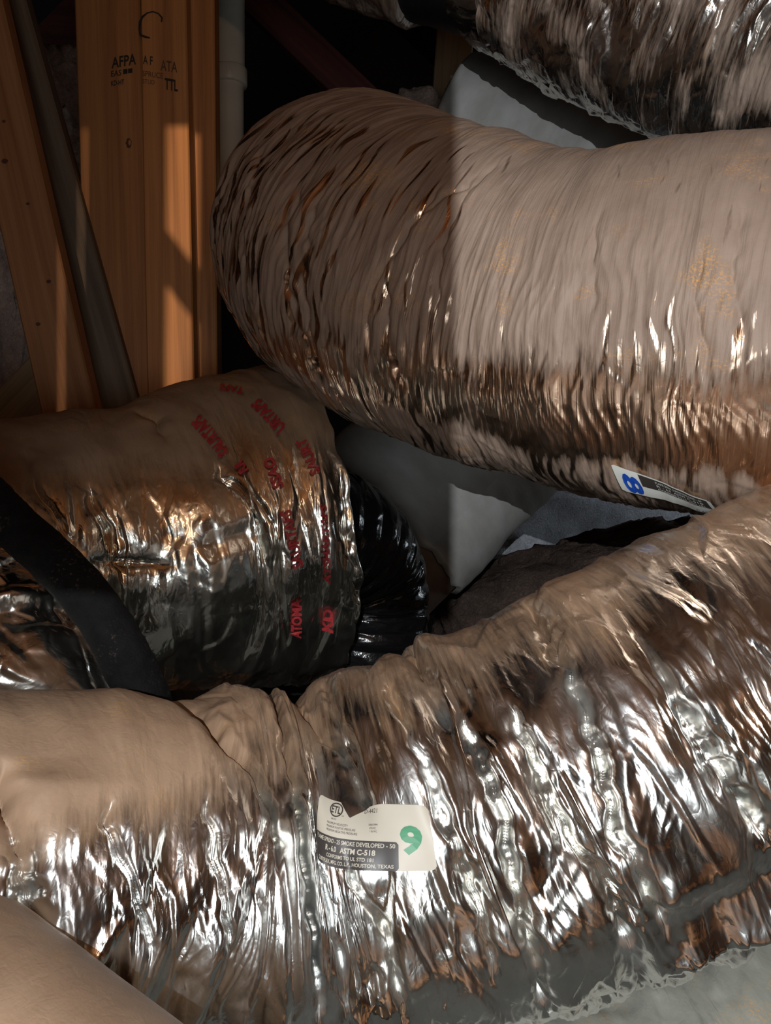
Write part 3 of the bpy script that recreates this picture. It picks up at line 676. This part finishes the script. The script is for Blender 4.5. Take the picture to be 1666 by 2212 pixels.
for t, bx in (('D-4421', (.52, .855, .63, .92)), ('3001021', (.215, .685, .275, .71)), ('MAXIMUM VELOCITY', (.165, .61, .40, .645)), ('MAXIMUM POSITIVE PRESSURE', (.165, .555, .47, .59)), ('MAXIMUM NEGATIVE PRESSURE', (.165, .50, .49, .535)), ('5000 FPM', (.57, .66, .64, .69)), ('10 IN WC', (.58, .61, .63, .64)), ('1 IN WC', (.585, .56, .64, .59)), ('us', (.325, .76, .345, .78))):
    lettering(FD, 'label_print', t, bx, CL, M['ink_dark'], lb, o2, 60)
lettering(FD, 'mark', 'ETL', (.205, .79, .305, .91), CL, M['ink_dark'], lb, o2, 60, .02)
th = np.linspace(0, 2 * math.pi, 33); ring = np.concatenate([np.stack([.255 + .072 * np.cos(th), .85 + .118 * np.sin(th)], 1), np.stack([.255 + .060 * np.cos(th), .85 + .098 * np.sin(th)], 1)])
sheet(FD, 'mark', ring, None, np.array([[k, k + 1, 34 + k, 33 + k] for k in range(32)]), CL, M['ink_dark'], lb, o2, 60)

# --- crumpled duct at the left edge, under the black hose
T = Tube([(-700, 900, 1.05, .095), (-330, 1120, 1.0, .095), (-150, 1260, .97, .095), (20, 1430, .95, .096), (85, 1560, .95, .096), (110, 1760, .97, .096)], 260, 220)
lo = duct('flexible_duct', T, 'small crumpled foil duct at the left edge below the black hose')
pn, _ = T.pan(.10, .09, 61); T.H += 0.012 * pn
pn, _ = T.pan(.035, .05, 62); T.H += 0.005 * pn
pn, _ = T.pan(.013, .02, 63); T.H += 0.0015 * pn
T.finish(); T.build('foil_jacket', M['foil_mid'], np.clip(0.2 + .5 * (T.NRM[..., 2] - .6), 0, 1), lo)

# --- upper right duct with a black tape joint
T = Tube([(1112, -154, 1.495, .172), (1140, -146, 1.48, .182), (1200, -130, 1.46, .190), (1355, -60, 1.41, .195), (1510, -5, 1.36, .197), (1780, 80, 1.28, .2), (2400, 270, 1.12, .2)], 420, 330)
ur = duct('flexible_duct', T, 'crinkled foil duct at the top right with a black tape joint')
T.H += 0.005 * T.per(.09, .2, 71)
pn, _ = T.pan(.05, .13, 72, .25); T.H += 0.007 * pn
pn, _ = T.pan(.022, .05, 73, .3); T.H += 0.0034 * pn
pn, _ = T.pan(.009, .02, 74); T.H += 0.0006 * pn
T.H -= 0.018 * (1 - sstep(0, .012, T.S))
T.finish(); T.build('foil_jacket', M['foil_up'], np.clip(0.54 + .3 * (T.NRM[..., 2] + .1) + .4 * T.per(.06, .1, 75), 0, 1), ur)
B = Tube([(930, -182, 1.545, .160), (1020, -165, 1.52, .162), (1150, -138, 1.475, .164)], 40, 120)
B.H += 0.0015 * B.per(.03, .2, 2); B.finish(); bo = B.build('tape_band', M['black_tape'], None, ur)
T = Tube([(0, -560, 1.70, .16), (480, -350, 1.62, .160), (794, -220, 1.57, .165), (950, -178, 1.54, .170)], 240, 220)
T.H += 0.006 * T.per(.1, .2, 76) + 0.006 * T.pan(.05, .08, 77)[0] + .003 * T.pan(.02, .03, 78)[0] + 0.006 * sstep(T.len - .06, T.len - .02, T.S) - 0.02 * sstep(T.len - .012, T.len, T.S)
T.finish(); T.build('foil_jacket', M['foil_up'], np.clip(0.85 + .3 * T.NRM[..., 2], 0, 1), ur)

# --- grey dusty duct behind the large one, and its lower run
T = Tube([(958, 292, 1.95, .172), (1180, 378, 1.92, .172), (1400, 462, 1.88, .172), (1700, 580, 1.85, .172), (2200, 760, 1.80, .172)], 200, 180)
g1 = duct('flexible_duct', T, 'smooth grey dusty duct wedged between the large duct and the top right duct')
T.H += 0.006 * T.per(.12, .2, 81) + 0.003 * T.per(.05, .09, 82) - 0.03 * (1 - sstep(0, .012, T.S)); T.finish()
T.build('dusty_jacket', M['grey_dust'], np.ones(T.S.shape), g1)
T = Tube([(1230, 745, 1.80, .178), (1000, 973, 1.76, .180), (835, 1138, 1.73, .182)], 220, 200)
g2 = duct('flexible_duct', T, 'grey dusty duct slanting down from under the large duct to the black liner')
T.H += 0.006 * T.per(.1, .2, 85) + 0.002 * T.per(.03, .08, 86); e = sstep(T.len - .02, T.len, T.S)
T.H -= .008 * sstep(T.len - .006, T.len, T.S); T.finish()
T.P += T.T[:, None] * (sstep(T.len - .06, T.len, T.S) * (0.012 * T.per(9, .09, 87) + .006 * T.per(9, .025, 88)))[..., None]
T.build('dusty_jacket', M['grey_dust'], np.ones(T.S.shape), g2)
T = Tube([(900, 1073, 1.745, .170), (760, 1213, 1.72, .170), (600, 1373, 1.70, .170)], 120, 160)
T.H += 0.002 * T.per(.06, .1, 89); T.finish(); T.build('bare_run', M['brown_dust'], np.ones(T.S.shape), g2)

# --- ducts below
T = Tube([(500, 2660, .93, .15), (900, 2560, .95, .15), (1300, 2440, .96, .16), (1650, 2290, .98, .165), (2000, 2130, 1.0, .165), (2600, 1900, 1.06, .165)], 220, 200)
lr = duct('flexible_duct', T, 'dusty grey-green foil duct under the nearest duct at the bottom right')
T.H += 0.005 * T.pan(.09, .12, 91)[0] + 0.003 * T.pan(.03, .06, 92)[0]; T.finish()
T.build('foil_jacket', M['foil_low'], np.clip(.62 + .25 * T.NRM[..., 2] + .5 * T.per(.05, .2, 93), 0, 1), lr)
T = Tube([(-1100, 1750, .66, .12), (-560, 2110, .60, .12), (-170, 2405, .56, .12), (200, 2740, .52, .12), (600, 3150, .48, .12)], 140, 160)
bl = duct('flexible_duct', T, 'smooth dusty tan duct cutting across the bottom left corner')
T.H += 0.002 * T.per(.08, .1, 95); T.finish()
T.build('dusty_jacket', M['foil_fg'], np.ones(T.S.shape), bl)

# --- black foam hose
T = Tube([(-600, 720, 1.0, .0235), (-160, 975, .93, .0235), (-60, 1045, .92, .0235), (30, 1135, .91, .0235), (130, 1225, .90, .0235), (215, 1325, .90, .024), (275, 1430, .90, .025), (315, 1530, .91, .0265), (340, 1680, .95, .027)], 300, 64)
T.H += 0.0008 * T.per(.02, .03, 3) + .0006 * T.per(.006, .01, 5); T.finish()
m_, nt_ = M['black_foam'], M['black_foam'].node_tree
pb = [n for n in nt_.nodes if n.type == 'BSDF_PRINCIPLED'][0]; src = pb.inputs['Base Color'].links[0].from_socket
tc_ = nt_.nodes.new('ShaderNodeTexCoord').outputs['Object']
sk = math_(nt_, 'MULTIPLY', ramp(nt_, noise(nt_, tc_, 300, 3, 0.6), [(0.58, 0.0), (0.66, 1.0)]).outputs[0], ramp(nt_, noise(nt_, tc_, 22, 2), [(0.54, 0.0), (0.66, 1.0)]).outputs[0])
mx_ = nt_.nodes.new('ShaderNodeMix'); mx_.data_type = 'RGBA'; L(nt_, sk, mx_.inputs[0]); L(nt_, src, mx_.inputs[6]); mx_.inputs[7].default_value = (0.055, 0.038, 0.03, 1)
L(nt_, mx_.outputs[2], pb.inputs['Base Color'])
ho = T.build('insulated_hose', M['black_foam'], None)
tag(ho, 'black foam-insulated hose crossing the foil ducts at the left edge', 'hose')
